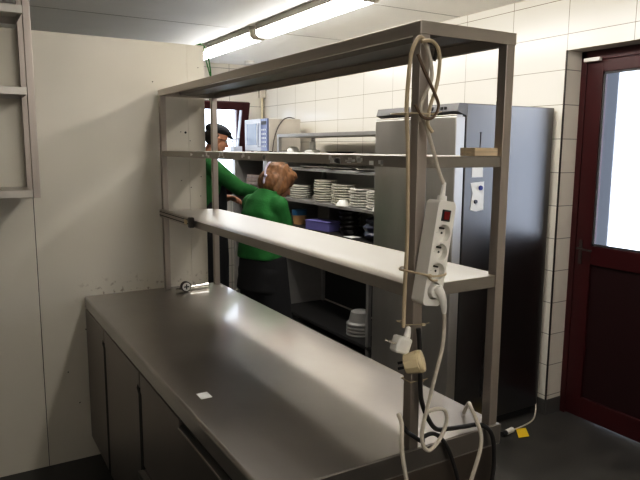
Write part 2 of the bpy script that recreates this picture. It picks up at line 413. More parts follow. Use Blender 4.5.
# ------------------------------------------------------------------ ceiling lights
def lamp(y0, y1, label, dx_=0.):
    x0, x1 = 1.475 + dx_, 1.615 + dx_; xm = (x0 + x1) / 2
    t = thing('ceiling_light', label, 'light', (xm, (y0 + y1) / 2, 2.5), 'fluorescent ceiling lights in a line')
    build(MB().box(x0, x1 - .03, y0 + .03, y1 - .03, 2.556, CE - .001), 'housing', 'housing', t, .006)
    prof = [(x0 + .002, 2.5558), (x0 + .006, 2.522), (x0 + .03, 2.506), (x1 - .03, 2.506), (x1 - .008, 2.520), (x1 - .004, 2.575), (x1 - .0295, 2.580), (x1 - .0295, 2.5558)]
    build(MB().prism(prof, 'y', y0 + .035, y1 - .035), 'diffuser', 'tube_light', t)
    for a, b in ((y0, y0 + .035), (y1 - .035, y1)):
        build(MB().prism([(x0, 2.575), (x0, 2.53), (x0 + .028, 2.503), (x1 - .028, 2.503), (x1, 2.53), (x1, 2.575)], 'y', a, b), 'end_cap', 'endcap', t, .004)
lamp(1.09, 2.56, 'far fluorescent ceiling light, half hidden behind the white partition')
lamp(-.40, 1.04, 'nearer fluorescent ceiling light above the steel rack')
lamp(-1.90, -.45, 'fluorescent ceiling light out of frame, third in its row')
lamp(-2.20, -.75, 'unseen ceiling light added as fill above the counter rack', -.975)  # unseen fill lamp, added to brighten the partition
lamp(-4.6, -3.15, 'unseen ceiling light added as fill behind the viewer', -.975)  # unseen lamp added to light the rack's near faces
lamp(-4.9, -3.45, 'unseen ceiling light added as fill behind the viewer on the left', -2.35)  # second unseen fill lamp, added for the rack's left faces

single(MB().lathe([(.02, 2.572), (.045, 2.575), (.052, 2.585), (.054, CE)], (2.28, 2.9, 0)), 'smoke_detector', 'white_plastic',
       'small round white smoke detector on the ceiling above the top rack beam', 'smoke detector')
# corner pipe with junction box
t = thing('corner_pipe', 'thin cream vertical pipe in the tiled corner behind the microwave', 'pipe', (2.575, 3.215, 0))
build(MB().cyl((2.575, 3.22, 0.001), (2.575, 3.22, 2.26), .014), 'pipe', 'pipe', t)
build(MB().box(2.535, 2.606, 3.185, 3.249, 2.25, 2.42), 'junction_box', 'boxcream', t, .004)
single(MB().tube([(.66, .05, 2.247), (.70, .05, 2.256), (.728, .052, 2.22), (.75, .06, 2.13), (.752, .06, 2.06), (.745, .06, 1.95)], .004)
       .tube([(.66, .04, 2.247), (.700, .045, 2.250), (.720, .05, 2.18), (.752, .06, 2.08)], .0035), 'green_cable', 'green_cable',
       'short green cable dangling beside the top corner of the white partition', 'cable')

# ------------------------------------------------------------------ steel counter
CW, CL, CH = .7527, 2.202, .9
cnt = thing('steel_counter', 'long worn stainless steel counter with cabinet doors standing against the white partition', 'counter', (CW / 2, -CL / 2, 0))
top = [(0.0, .842), (.0, .889), (.0025, .896), (.0065, .8992), (.011, .9), (CW - .004, .9), (CW, .896), (CW, .842), (CW - .004, .842), (CW - .004, .870), (.004, .870), (.004, .842)]
wt = MB().prism(top, 'y', -CL + .004, -.002); wt.box(0, CW, -CL, -CL + .004, .842, .8985)
build(wt, 'worktop', 'worktop', cnt, .0015)
build(MB().box(.004, CW - .004, -CL - .0012, -CL + .002, .8395, .8425), 'edge_strip', 'shelf', cnt)
build(MB().box(.02, CW - .012, -CL + .012, -.004, .115, .868), 'cabinet_body', 'cab', cnt, .002)
build(MB().box(.075, CW - .05, -CL + .06, -.01, 0, .115), 'plinth', 'dark', cnt)
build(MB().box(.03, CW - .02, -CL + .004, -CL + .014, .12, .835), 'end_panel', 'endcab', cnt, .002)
ys = [-.008, -.462, -1.095]
for a, b in ((ys[0] - .004, ys[1] + .007), (ys[1] - .007, ys[2] + .007)):
    d = build(MB().box(.000, .021, b, a, .122, .834), 'door', 'cab', cnt, .002)
    # proud dark strip for the shade of a grip recess, along the near edge of the door, slanted at its top
    build(MB().prism([(b - .030, .122), (b + .010, .122), (b + .010, .742), (b + .034, .760), (b + .016, .780), (b - .030, .752)], 'x', -.0012, .018), 'grip_shade', 'dark', d)
for z0, z1 in ((.122, .45), (.462, .834)):
    d = build(MB().box(.0, .021, -1.575, ys[2] - .008, z0, z1), 'drawer', 'cab', cnt, .002)
    if z0 < .3: build(MB().box(-.022, .004, -1.55, ys[2] - .014, z1 - .018, z1 - .004).box(-.022, -.018, -1.55, ys[2] - .014, z1 - .032, z1 - .004), 'drawer_grip', 'shelf', d, .001)
d = build(MB().box(-.006, .021, -CL + .015, -1.59, .122, .814), 'door', 'cab', cnt, .002)
build(MB().box(-.010, .014, -CL + .018, -1.592, .812, .819), 'door_lip', 'shelf', d, .001)
build(MB().box(.012, .020, -CL + .015, -1.58, .819, .842), 'grip_shade', 'dark', d)  # dark block for the shade in the gap above this door

# ------------------------------------------------------------------ rack standing on the counter
XR, WR, YF, YNR, PW = .4185, .7385, -.035, -2.198, .030
rk = thing('counter_rack', 'open stainless steel rack with three long shelves standing on the counter', 'rack', ((XR + WR) / 2, (YF + YNR) / 2, CH))
for x in (XR, WR - PW):
    for y in (YF - PW, YNR):
        build(MB().box(x, x + PW, y, y + PW, CH + .0005, 1.955), 'post', 'post', rk, .0015)
def shelf(x0, x1, y0, y1, zt, lip, name, mats, hat):
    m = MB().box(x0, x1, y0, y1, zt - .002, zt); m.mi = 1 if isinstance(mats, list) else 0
    m.box(x0, x0 + .002, y0, y1, zt - lip, zt - .0018).box(x1 - .002, x1, y0, y1, zt - lip, zt - .0018)
    m.box(x0 + .002, x1 - .002, y0, y0 + .002, zt - lip, zt - .0018).box(x0 + .002, x1 - .002, y1 - .002, y1, zt - lip, zt - .0018)
    # returned lips
    m.box(x0 + .002, x0 + .016, y0 + .002, y1 - .002, zt - lip, zt - lip + .002).box(x1 - .016, x1 - .002, y0 + .002, y1 - .002, zt - lip, zt - lip + .002)
    s = build(m, name, mats, rk, .0012)
    xc = (x0 + x1) / 2
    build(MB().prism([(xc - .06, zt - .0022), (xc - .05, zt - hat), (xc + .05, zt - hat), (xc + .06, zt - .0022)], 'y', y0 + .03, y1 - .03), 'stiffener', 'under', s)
    return s
shelf(XR - .002, WR + .002, YNR - .002, YF + .002, 1.984, .031, 'top_shelf', 'steel', .02)
s2 = shelf(XR + .003, WR - .003, YNR + .004, YF - .003, 1.664, .029, 'shelf', 'shaded_steel', .018)
s3 = shelf(XR + .003, WR - .003, YNR + .004, YF - .003, 1.338, .034, 'shelf', ['shelf', 'shaded_steel'], .02)
xq = XR + .0029
rng = random.Random(3)
for (ya, yb, k) in ((-.52, -.56, 2), (-.66, -.78, 4), (-.86, -.95, 4), (-1.06, -1.20, 3), (-1.26, -1.34, 2), (-1.78, -1.96, 14), (-2.0, -2.07, 3)):
    for i in range(k):
        rs = MB(); y = ya + (yb - ya) * rng.random(); hgt = .006 + .010 * rng.random(); wd = .010 + .016 * rng.random(); z = 1.637 + .012 * rng.random()
        rs.box(xq - .0006, xq, y - wd / 2, y + wd / 2, z, min(z + hgt, 1.661))
        build(rs, 'label_residue', 'residue', s2)

# slotted rail at the far end of the lower shelf
t = thing('slide_rail', 'slotted steel slide rail lying along the far left edge of the lower rack shelf', 'rail', (.405, -.3, 1.3))
build(MB().box(.398, .4178, -.56, -.06, 1.310, 1.350), 'rail', 'steel', t, .002)
build(MB().box(.3955, .399, -.53, -.07, 1.319, 1.323).box(.3955, .399, -.53, -.07, 1.338, 1.341), 'slot', 'dark', t)
build(MB().box(.394, .4178, -.566, -.538, 1.304, 1.354), 'end_block', 'nail', t, .004)
build(MB().box(.393, .397, -.524, -.485, 1.316, 1.340), 'pink_clip', 'cream_plastic', t, .002)

# dial thermometer tool on the counter
t = thing('dial_tool', 'steel rod tool with a round black dial lying at the far end of the counter', 'kitchen tool', (.55, -.13, .9))
build(MB().tube([(.455, -.135, .915), (.50, -.13, .916), (.645, -.11, .914)], lambda q: .006 + .008 * q, 14), 'rod', 'metal', t)
build(MB().cyl((.503, -.165, .929), (.503, -.140, .929), .028, n=28), 'dial_case', 'nail', t, .002)
build(MB().cyl((.503, -.1665, .929), (.503, -.164, .929), .023, n=28), 'dial_face', 'grey_porcelain', t)
build(MB().box(.500, .506, -.1685, -.166, .915, .943).box(.489, .517, -.1685, -.166, .926, .932), 'dial_mark', 'black', t)
single(MB().box(.063, .100, -1.610, -1.560, .9004, .9012), 'paper_scrap', 'paper', 'small white paper scrap lying on the counter top', 'paper')

# ------------------------------------------------------------------ hanging rack, far left
hx = -.216
hr = thing('hanging_rack', 'steel shelf rack hung on the white partition at the far left', 'rack', (-.8, -.16, 1.45))
for x in (hx - .03, -1.4):
    for y in (-.30, -.035):
        build(MB().box(x, x + .03, y, y + .03, 1.452, CE - .002), 'post', 'post', hr, .0015)
for zt in (2.292, 1.944, 1.487):
    m = MB().box(-1.4, hx - .031, -.30, -.006, zt - .002, zt)
    m.box(-1.4, hx - .031, -.30, -.298, zt - .034, zt).box(-1.4, hx - .031, -.008, -.006, zt - .034, zt).box(hx - .033, hx - .031, -.30, -.006, zt - .034, zt)
    m.box(-1.4, hx - .031, -.298, -.27, zt - .034, zt - .032)
    build(m, 'shelf', 'shelf', hr, .001)

# ------------------------------------------------------------------ fridge
FX, FY, FY2, FH = 1.796, -.844, -.10, 1.930
fr_ = thing('upright_fridge', 'tall stainless steel upright fridge against the tiled wall', 'fridge', (2.19, (FY + FY2) / 2, 0))
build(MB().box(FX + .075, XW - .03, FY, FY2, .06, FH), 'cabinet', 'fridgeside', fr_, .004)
build(MB().box(FX + .066, FX + .075, FY + .006, FY2 - .006, .10, 1.86), 'door_seal', 'dark', fr_)
dr = build(MB().box(FX, FX + .066, FY + .0, FY2, .11, 1.858), 'door', 'fridge', fr_, .005)
build(MB().box(FX + .004, FX + .05, FY + .003, FY2 - .003, 1.8585, 1.868), 'door_grip', 'shelf', dr, .002)
cp = [(FX + .004, 1.886), (FX + .018, FH), (FX + .076, FH), (FX + .076, 1.862), (FX + .045, 1.870)]
pnl_ = build(MB().prism(cp, 'y', FY + .001, FY2 - .001), 'control_panel', 'panelgrey', fr_, .002)
build(MB().box(FX + .006, FX + .013, FY + .20, FY + .34, 1.893, 1.915), 'display', 'black', pnl_)
kb = MB()
for k in range(3): kb.box(FX + .004, FX + .012, FY + .09 + .03 * k, FY + .105 + .03 * k, 1.897, 1.912)
build(kb, 'buttons', 'dark', pnl_)
build(MB().box(FX + .08, XW - .05, FY + .03, FY2 - .03, .0, .06), 'base', 'dark', fr_)
# papers and magnets on the side of the fridge
pz = FY - .0013
single(MB()._add([(1.918, pz, 1.497), (2.020, pz - .001, 1.503), (2.024, pz, 1.342), (1.965, pz - .003, 1.336), (1.922, pz - .002, 1.345), (1.935, pz - .001, 1.44),
                  (1.918, pz + .0012, 1.497), (2.020, pz + .0012, 1.503), (2.024, pz + .0012, 1.342), (1.965, pz + .0012, 1.336), (1.922, pz + .0012, 1.345), (1.935, pz + .0012, 1.44)],
                 [(0, 1, 2, 3, 4, 5), (11, 10, 9, 8, 7, 6), (0, 6, 7, 1), (1, 7, 8, 2), (2, 8, 9, 3), (3, 9, 10, 4), (4, 10, 11, 5), (5, 11, 6, 0)]),
       'paper_note', 'paper', 'white paper note held by two round magnets on the fridge side', 'note')
single(MB().cyl((1.990, pz - .003, 1.468), (1.990, pz - .012, 1.468), .0135, .012), 'fridge_magnet', 'blue_magnet', 'round blue magnet at the top of the paper note on the fridge', 'magnet')
single(MB().cyl((1.955, pz - .003, 1.392), (1.955, pz - .012, 1.392), .0115, .010), 'fridge_magnet', 'grey_magnet', 'smaller dark grey magnet at the bottom of the paper note', 'magnet')
single(MB().box(1.925, 2.008, FY - .0014, FY - .0002, 1.527, 1.590), 'white_sticker', 'paper', 'small blank white sticker on the fridge side just above the note', 'sticker')

# wooden block with a nail on the middle shelf
t = thing('wood_block', 'pale wood block with an upright nail on the middle rack shelf', 'wood block', (.67, -2.15, 1.664))
build(MB().box(.622, .7065, -2.185, -2.13, 1.6645, 1.686), 'block', 'wood', t, .001)
build(MB().cyl((.660, -2.165, 1.684), (.661, -2.165, 1.726), .0016, n=8).cyl((.661, -2.165, 1.725), (.661, -2.165, 1.727), .0032, n=10), 'nail', 'nail', t)
single(MB().box(.61, .665, -2.16, -2.12, 1.9845, 1.990).box(.62, .65, -2.15, -2.13, 1.990, 1.994), 'flat_clip', 'brown_cable', 'flat dark clip lying on the near end of the top rack shelf', 'clip', bevel=.001)

# ------------------------------------------------------------------ power strip and cables
PY = YNR - .002
xf = Matrix.Translation((.480, PY, 1.556)) @ Matrix.Rotation(R(9.5), 4, 'Y')
LS = .262
ps = thing('power_strip', 'white four-socket power strip with a red switch tied to the near left rack post', 'power strip', (.455, PY - .02, 1.29))
def rrect(w, h, r, n=5):
    out = []
    for cx, cz, a in ((w - r, -r, 0), (r - w, -r, 90), (r - w, -(h - r), 180), (w - r, -(h - r), 270)):
        for k in range(n + 1):
            t_ = R(a + 90 * k / n); out.append((cx + r * math.cos(t_), cz + r * math.sin(t_)))
    return out
bodyp = MB().prism(rrect(.029, LS, .012), 'y', -.046, -.001)
cutm = MB(); sock_z = [-.080, -.128, -.176, -.224]
for z in sock_z: cutm.cyl((0.002, -.06, z), (0.002, -.028, z), .0218, n=28)
bodyp = cut(bodyp, cutm); bodyp.v = [xf @ p for p in bodyp.v]
build(bodyp, 'strip_body', 'white_plastic', ps, .0018, smooth=30)
sw = build(MB(xf).box(-.013, .013, -.049, -.044, -.050, -.022), 'switch_frame', 'black', ps, .001)
build(MB(xf).box(-.009, .009, -.051, -.047, -.046, -.026), 'switch', 'red_switch', sw, .001)
for z in sock_z:
    s = build(MB(xf).cyl((.002, -.0285, z), (.002, -.0275, z), .0216, n=28), 'socket', 'white_plastic', ps)
    build(MB(xf).cyl((.002 - .009, -.0292, z), (.002 - .009, -.028, z), .003, n=12).cyl((.002 + .009, -.0292, z), (.002 + .009, -.028, z), .003, n=12), 'contact_hole', 'black', s)
    build(MB(xf).cyl((.002, -.044, z + .012), (.002, -.028, z + .012), .0024, n=10), 'earth_pin', 'nail', s)
build(MB(xf).cyl((.0, -.022, -.002), (.0, -.022, .012), .013, .011).cyl((.0, -.022, .012), (.0, -.022, .045), .007, .0045), 'strain_relief', 'white_plastic', ps)
# its cord: up to the hook, over, and down the left side of the post to a plug
top_in = xf @ Vector((0, -.022, .040))
XS = XR - .012
cord = [top_in, (.478, PY - .012, 1.625), (.456, PY - .012, 1.68), (.436, PY - .010, 1.73), (.415, PY - .010, 1.775), (.425, PY - .012, 1.81), (.444, PY - .012, 1.85), (.436, PY - .012, 1.90),
        (.418, PY - .010, 1.938), (.402, PY - .010, 1.940), (.384, PY - .008, 1.905), (.379, PY - .006, 1.85), (.380, PY, 1.78), (.387, PY, 1.68), (.391, PY, 1.56), (.392, PY, 1.45), (.389, PY, 1.34), (.384, PY - .004, 1.240)]
build(MB().tube(cord[:9], .0050, 10), 'cord', 'white_cable', ps)
build(MB().tube(cord[8:], .0052, 10), 'yellowed_cord', 'tan_cable', ps)['label'] = 'yellowed cord running down the post'
pf = Matrix.Translation((.382, PY - .006, 1.200)) @ Matrix.Rotation(R(20), 4, 'Y')
pg = build(MB(pf).box(-.026, .018, -.016, .016, -.026, .016).cyl((.008, 0, .012), (.003, 0, .045), .010, .006), 'plug', 'white_plastic', ps, .006)
build(MB(pf).cyl((-.026, -.008, -.004), (-.048, -.008, -.004), .0024, n=10).cyl((-.026, .010, -.004), (-.048, .010, -.004), .0024, n=10), 'plug_pin', 'metal', pg)

t = thing('brown_cable', 'thin brown cable looped and tied at the top of the near left rack post', 'cable', (.41, PY - .032, 1.75))
build(MB().tube([(.386, PY - .028, 1.90), (.405, PY - .032, 1.862), (.428, PY - .034, 1.825), (.450, PY - .032, 1.79), (.446, PY - .032, 1.768), (.428, PY - .032, 1.754), (.403, PY - .030, 1.758), (.384, PY - .026, 1.785)], .0038, 8), 'loop', 'brown_cable', t)
build(MB().tube([(.400, PY - .024, 1.93), (.43, PY - .028, 1.932), (.456, PY - .024, 1.905), (.452, PY - .024, 1.84), (.430, PY - .026, 1.78), (.425, PY - .026, 1.742), (.438, PY - .028, 1.722)], .0045, 8), 'cut_end', 'tan_cable', t)
build(MB().tube([(.43, PY - .010, 1.935), (.462, PY - .004, 1.925), (.470, PY + .01, 1.895)], .0045, 8), 'clip', 'nail', t)
def tie(z, label, x0=XR, x1=XR + PW, y0=YNR, y1=YNR + PW, r=.0018, mat_='clear_tie', dz=0., ex=.004):
    e = ex
    pts = [(x0 - e, y0 - e, z), (x1 + e, y0 - e, z + dz), (x1 + e, y1 + e, z + dz), (x0 - e, y1 + e, z), (x0 - e, y0 - e, z)]
    m = MB().tube(pts, r, 8, smooth=0); m.box(x1 - .004, x1 + .006, y0 - e - .004, y0 - e + .002, z + dz - .003, z + dz + .003); m.tube([(x1 + .002, y0 - e - .003, z + dz), (x1 + .014, y0 - e - .010, z + dz + .006)], r * .7, 6, smooth=0)
    return single(m, 'cable_tie', mat_, label, 'cable tie')
tie(1.088, 'pale cable tie low on the near left rack post just under the cream plug')
tie(1.245, 'pale cable tie round the post end beside the white plug', x0=XR - .022, x1=XR + PW - .004, dz=-.006, y0=YNR - .004, r=.0013)
m = MB().tube([(.380, PY - .012, 1.386), (.405, PY - .050, 1.381), (.435, PY - .0545, 1.374), (.475, PY - .050, 1.374), (.487, PY - .020, 1.376), (.465, PY + .036, 1.380), (.410, PY + .036, 1.384), (.380, PY + .010, 1.386), (.380, PY - .012, 1.386)], .0028, 8)
m.tube([(.415, PY - .053, 1.378), (.425, PY - .058, 1.366), (.446, PY - .053, 1.362)], .0028, 8); m.ball((.421, PY - .055, 1.376), .006)
single(m, 'tie_string', 'tan_cable', 'tan string knotted round the power strip and the post', 'string')
tie(1.765, 'thin pale tie holding the cable bundle near the top of the near left post', x0=XR - .054, x1=XR + PW - .006, y0=YNR - .026)

# plug in the lowest socket and its white lead, curling on the worktop
wl_ = thing('white_lead', 'off-white lead plugged into the lowest socket, curling down to the counter', 'cable', (.45, PY - .05, .9))
pc = xf @ Vector((.002, -.046, sock_z[3]))
pg = build(MB().cyl(pc + Vector((0, .016, 0)), pc + Vector((0, -.010, 0)), .0185, .017, n=24).tube([pc + Vector((.0, -.008, .012)), pc + Vector((.010, -.016, -.010)), pc + Vector((.020, -.014, -.040)), pc + Vector((.024, -.012, -.058))], lambda q: .013 - .0075 * q, 12), 'plug', 'white_plastic', wl_, .002)
st = pc + Vector((.024, -.012, -.056))
build(MB().tube([st, (.478, PY - .050, 1.24), (.478, PY - .045, 1.18), (.462, PY - .035, 1.09), (.448, PY - .030, 1.02), (.436, PY - .028, .965), (.438, PY - .030, .925), (.452, PY - .035, .908), (.476, PY - .030, .910), (.510, PY - .020, .928), (.530, PY - .015, .960), (.520, PY - .018, .995), (.490, PY - .02, 1.008), (.460, PY - .014, 1.0), (.444, PY - .024, .985)], .0052, 10), 'cord', 'white_cable', wl_)
# white cable hanging in a loop over the near end of the counter
single(MB().tube([(.395, PY + .02, .998), (.384, PY - .008, .985), (.376, PY - .020, .945), (.378, PY - .024, .90), (.398, PY - .030, .80), (.43, PY - .035, .70), (.50, PY - .035, .665), (.57, PY - .035, .70), (.622, PY - .032, .80), (.652, PY - .026, .88), (.648, PY - .008, .935), (.637, PY + .006, .972), (.668, PY + .045, .960), (.700, PY + .095, .906)], .0058, 10),
       'hanging_cable', 'white_cable', 'white cable hanging in a loop over the near end of the counter', 'cable')
# black cable with the cream plug
bk_ = thing('black_cable', 'black cable with a cream round plug running down the near left post', 'cable', (.43, PY - .03, .9))
build(MB().tube([(.428, PY - .010, 1.232), (.431, PY - .012, 1.20), (.436, PY - .012, 1.14), (.440, PY - .010, 1.08), (.446, PY - .010, 1.035), (.468, PY - .010, .985), (.50, PY - .008, .945), (.55, PY + .0, .930), (.62, PY + .012, .915), (.665, PY - .004, .916), (.697, PY - .018, .890), (.716, PY - .016, .82), (.712, PY - .016, .74), (.69, PY - .016, .62)], .0062, 10), 'cord', 'rubber', bk_)
ca = Vector((.412, PY - .052, 1.163)); dv = Vector((-.55, .55, -.25)).normalized()
pg = build(MB().cyl(ca, ca + dv * .010, .027, .0295, n=10).cyl(ca + dv * .010, ca + dv * .048, .0295, .024, n=10), 'plug', 'cream_plastic', bk_, .002)
sd = dv.orthogonal().normalized()
build(MB().cyl(ca + dv * .046 + sd * .009, ca + dv * .066 + sd * .009, .0035, n=10).cyl(ca + dv * .046 - sd * .009, ca + dv * .066 - sd * .009, .0035, n=10), 'plug_pin', 'black', pg)
single(MB().tube([(.408, PY + .016, .965), (.404, PY - .008, .958), (.418, PY - .013, .947), (.452, PY - .010, .922), (.470, PY + .005, .924), (.50, PY + .0, .928), (.525, PY - .013, .905), (.555, PY - .014, .85), (.585, PY - .014, .76), (.60, PY - .014, .62)], .0055, 10),
       'thin_black_cable', 'rubber', 'black cable wound round the post foot and hanging over the near counter edge', 'cable')

# lead with a yellow tag on the floor by the fridge
t = thing('floor_lead', 'white lead with a plug and a yellow tag lying on the floor beside the fridge', 'cable', (2.25, -.95, 0))
build(MB().tube([(2.585, -.80, .16), (2.575, -.835, .08), (2.53, -.872, .014), (2.44, -.92, .008), (2.32, -.945, .010), (2.235, -.955, .014)], .005, 8), 'cord', 'white_cable', t)
build(MB().tube([(2.235, -.955, .0175), (2.17, -.965, .0175)], .0165, 14, smooth=0), 'plug', 'white_plastic', t, .003)
build(MB().tube([(2.168, -.965, .0175), (2.13, -.971, .0175)], .0155, 14, smooth=0), 'plug_face', 'black', t)
build(MB()._add([(2.270, -.95, .012), (2.315, -.985, .022), (2.260, -1.06, .014), (2.205, -1.03, .004), (2.270, -.95, .010), (2.315, -.985, .020), (2.260, -1.06, .012), (2.205, -1.03, .002)], [(0, 1, 2, 3), (7, 6, 5, 4), (0, 4, 5, 1), (1, 5, 6, 2), (2, 6, 7, 3), (3, 7, 4, 0)]), 'yellow_tag', 'yellow', t, smooth=0)

# ------------------------------------------------------------------ shelving against the tiled wall
SX, SX2 = 2.10, 2.60
sv = thing('steel_shelving', 'steel shelving full of plates between the fridge and the microwave', 'shelving', (2.35, .95, 0))
def slab(y0, y1, z, th=.028, name='shelf', m='rack_steel', x0=SX, x1=SX2, par=None): return build(MB().box(x0, x1, y0, y1, z - th, z), name, m, par or sv, .002)
slab(-.08, 1.90, 1.812, .03, x1=2.50); slab(-.08, 1.86, 1.640, .02, x0=2.14); slab(-.08, 1.86, 1.509, .026, x0=2.14); slab(-.08, 1.86, 1.228, .026); slab(-.08, 1.86, .985, .026, m='rack_shade'); slab(-.08, 1.86, .170, .026, m='rack_shade')
for x, y, z0, z1 in ((SX, 1.865, 1.64, 1.784), (2.465, 1.865, 1.64, 1.784), (SX, .375, 0, .96), (SX2 - .035, .375, 0, 1.62), (SX, 1.825, 0, 1.62), (SX2 - .035, 1.825, 0, 1.62), (SX, -.08, 0, 1.784), (SX2 - .035, -.08, 0, 1.62)):
    build(MB().box(x, x + .032, y, y + .032, z0, z1), 'post', 'rack_steel', sv, .002)
build(MB().box(SX2 - .004, SX2, -.08, 1.86, .19, .958), 'back_panel', 'rack_shade', sv)  # dark sheet standing for the shade behind the low shelves
build(MB().box(SX2 - .004, SX2, -.08, 1.86, 1.23, 1.486), 'back_panel', 'rack_steel', sv)

# plates
profs = {
 'porcelain': [(.034, 0), (.056, .001), (.076, .005), (.0862, .0118), (.0868, .0160), (.084, .0175), (.054, .0108), (.0, .0098)],
}
def plate_obj(name, m, rad, label, loc):
    s = rad / .0865
    mb = MB().lathe([(max(r * s, .0005), z) for r, z in profs['porcelain']], (0, 0, 0), 36)
    o = build(mb, name, m, loc=(0, 0, 0), smooth=40); o.location = loc
    return props(o, label, 'plate')
ordn = ['lowest', 'second', 'third', 'fourth', 'fifth', 'sixth', 'seventh', 'eighth', 'ninth', 'tenth', 'eleventh']
protos = {}
stacks = [  # y, x, count, radius, material, spacing, description
 (1.63, 2.208, 6, .102, 'porcelain', .0205, "in the short stack beside the brown-haired person"),
 (1.20, 2.208, 9, .100, 'porcelain2', .0212, 'in the tallest stack on the plate shelf'),
 (.905, 2.208, 8, .102, 'porcelain2', .0208, 'in the middle stack of five on the plate shelf'),
 (.64, 2.208, 7, .099, 'grey_porcelain', .0212, 'in the greyish stack, second from the fridge'),
 (.40, 2.208, 7, .1021, 'porcelain', .0205, 'in the stack half hidden by the fridge'),
]
for y, x, n, rad, m, sp, desc in stacks:
    for k in range(n):
        lab = ('top' if k == n - 1 else (ordn[k] + (' from the bottom' if k else ''))) + ' white plate ' + desc
        loc = (x + rng.uniform(-.006, .006), y + rng.uniform(-.006, .006), 1.2283 + k * sp)
        if (m, rad) not in protos:
            o = plate_obj('plate', m, rad, lab, loc); protos[(m, rad)] = o
        else:
            o = protos[(m, rad)].copy(); COL.objects.link(o); o.location = loc; o['label'] = lab
        o['group'] = 'plates stacked on the shelving'
# white bowls on the front of the plate shelf
bowl_p = [(.022, 0), (.026, .0), (.046, .022), (.056, .046), (.0535, .046), (.043, .024), (.02, .006), (.0005, .005)]
for i, (x, y, lab) in enumerate([(2.135, .80, 'upturned small white bowl in front of the middle plate stack'), (2.135, .305, 'upturned small white bowl at the plate shelf edge beside the fridge')]):
    single(MB().lathe([(r, .046 - z) for r, z in bowl_p], (x, y, 1.2285), 32), 'bowl', 'porcelain', lab, 'bowl', 'upturned bowls on the plate shelf')
# flat platters on the shelf above
def platter(x, y, a, b, z, lab, m='porcelain'):
    prof = [(.55, 0), (.62, .001), (.97, .016), (1., .018), (.96, .019), (.6, .006), (.005, .005)]
    mb = MB(); n = 40
    mb.rings([[Vector((x + a * r * math.cos(2 * PI * k / n), y + b * r * math.sin(2 * PI * k / n), z + h)) for k in range(n)] for r, h in prof])
    single(mb, 'platter', m, lab, 'platter', 'platters on the shelf above the plates')
platter(2.24, 1.42, .12, .19, 1.5095, "flat white oval platter nearest the brown-haired person on the upper shelf")
platter(2.24, .99, .12, .20, 1.5095, 'flat white oval platter in the middle of the upper shelf')
platter(2.24, .52, .12, .20, 1.5095, 'flat white oval platter beside the fridge on the upper shelf')
# things on the high shelf
single(MB().lathe([(.062, 0), (.061, .012), (.052, .035), (.034, .052), (.014, .058), (.0005, .0585)], (2.215, 1.795, 1.6405), 28), 'bowl', 'porcelain', 'white upturned bowl on the high shelf in front of the microwave', 'bowl')
t = thing('white_jar', 'white jar with a round base on the high shelf right of the upturned bowl', 'jar', (2.225, 1.45, 1.6405))
build(MB().lathe([(.068, 1.6405), (.068, 1.662), (.050, 1.670), (.030, 1.674), (.030, 1.735), (.027, 1.742), (.0005, 1.743)], (2.225, 1.45, 0), 28), 'jar_body', 'porcelain', t)
single(MB().lathe([(.10, 0), (.13, .012), (.132, .015), (.10, .006), (.0005, .005)], (2.40, 1.25, 1.6405), 32), 'dark_tray', 'blackbowl', 'dark round tray lying flat on the high shelf', 'tray')

# lower shelf goods
t = thing('blue_tub', 'blue tub with a tan band on the low shelf beside the brown-haired person', 'tub', (2.2, 1.62, .985))
build(MB().lathe([(.055, .986), (.068, 1.075), (.0005, 1.076)], (2.2, 1.64, 0), 28), 'tub_body', 'tan_tub', t)
build(MB().lathe([(.072, 1.072), (.072, 1.115), (.066, 1.122), (.0005, 1.122)], (2.2, 1.64, 0), 28), 'lid', 'blue_tub', t)
single(MB().prism([(x, y) for x, y in [(2.32, 1.32), (2.50, 1.32), (2.50, 1.52), (2.32, 1.52)]], 'z', .9855, 1.165), 'grey_container', 'greytub', 'dull grey square container behind the lavender box on the low shelf', 'container', bevel=.012)
xf_ = Matrix.Translation((2.14, 1.16, .9855)) @ Matrix.Rotation(R(12), 4, 'Z')
single(MB(xf_).box(-.04, .11, -.15, .15, .0, .075).box(-.045, .115, -.155, .155, .075, .083), 'lavender_box', 'purple', 'low lavender plastic box on the low shelf', 'box', bevel=.004)
t0_ = None
for k in range(5):
    lab = ('lowest' if k == 0 else 'top' if k == 4 else ordn[k] + ' from the bottom') + ' black bowl in the stack beside the dark blue bag'
    loc = (2.20, .80, .9858 + k * .036)
    if t0_ is None:
        t0_ = build(MB().lathe([(.045, 0), (.05, .0), (.082, .038), (.088, .050), (.085, .050), (.078, .038), (.044, .006), (.0005, .006)], (0, 0, 0), 32), 'bowl', 'blackbowl', loc=(0, 0, 0)); o = t0_; props(o, lab, 'bowl')
    else:
        o = t0_.copy(); COL.objects.link(o); o['label'] = lab
    o.location = loc; o['group'] = 'black bowls stacked on the low shelf'
single(MB()._add([(2.105, .62, .9862), (2.20, .62, .9862), (2.20, .74, .9862), (2.105, .74, .9862), (2.105, .62, .988), (2.20, .62, .988), (2.20, .74, .988), (2.105, .74, .988)], [(3, 2, 1, 0), (4, 5, 6, 7), (0, 1, 5, 4), (1, 2, 6, 5), (2, 3, 7, 6), (3, 0, 4, 7)]), 'paper_sheet', 'paper', 'white paper sheet on the low shelf edge beside the dark bags', 'paper')
bg_ = MB()
for k in range(3):
    bg_.ball((2.22 + .01 * k, .42 + .02 * (k % 2), 1.025 + .055 * k), (.105, .15, .038), 10)
bagm = fuse(bg_, .012, 3)
for p in bagm.v:
    p += Vector((noise.noise(p * 22), noise.noise(p * 22 + Vector((5, 0, 0))), noise.noise(p * 22 + Vector((0, 7, 0))))) * .007
single(bagm, 'dark_bag', 'darkblue', 'crumpled dark blue plastic bag on the low shelf beside the fridge', 'bag', smooth=60)
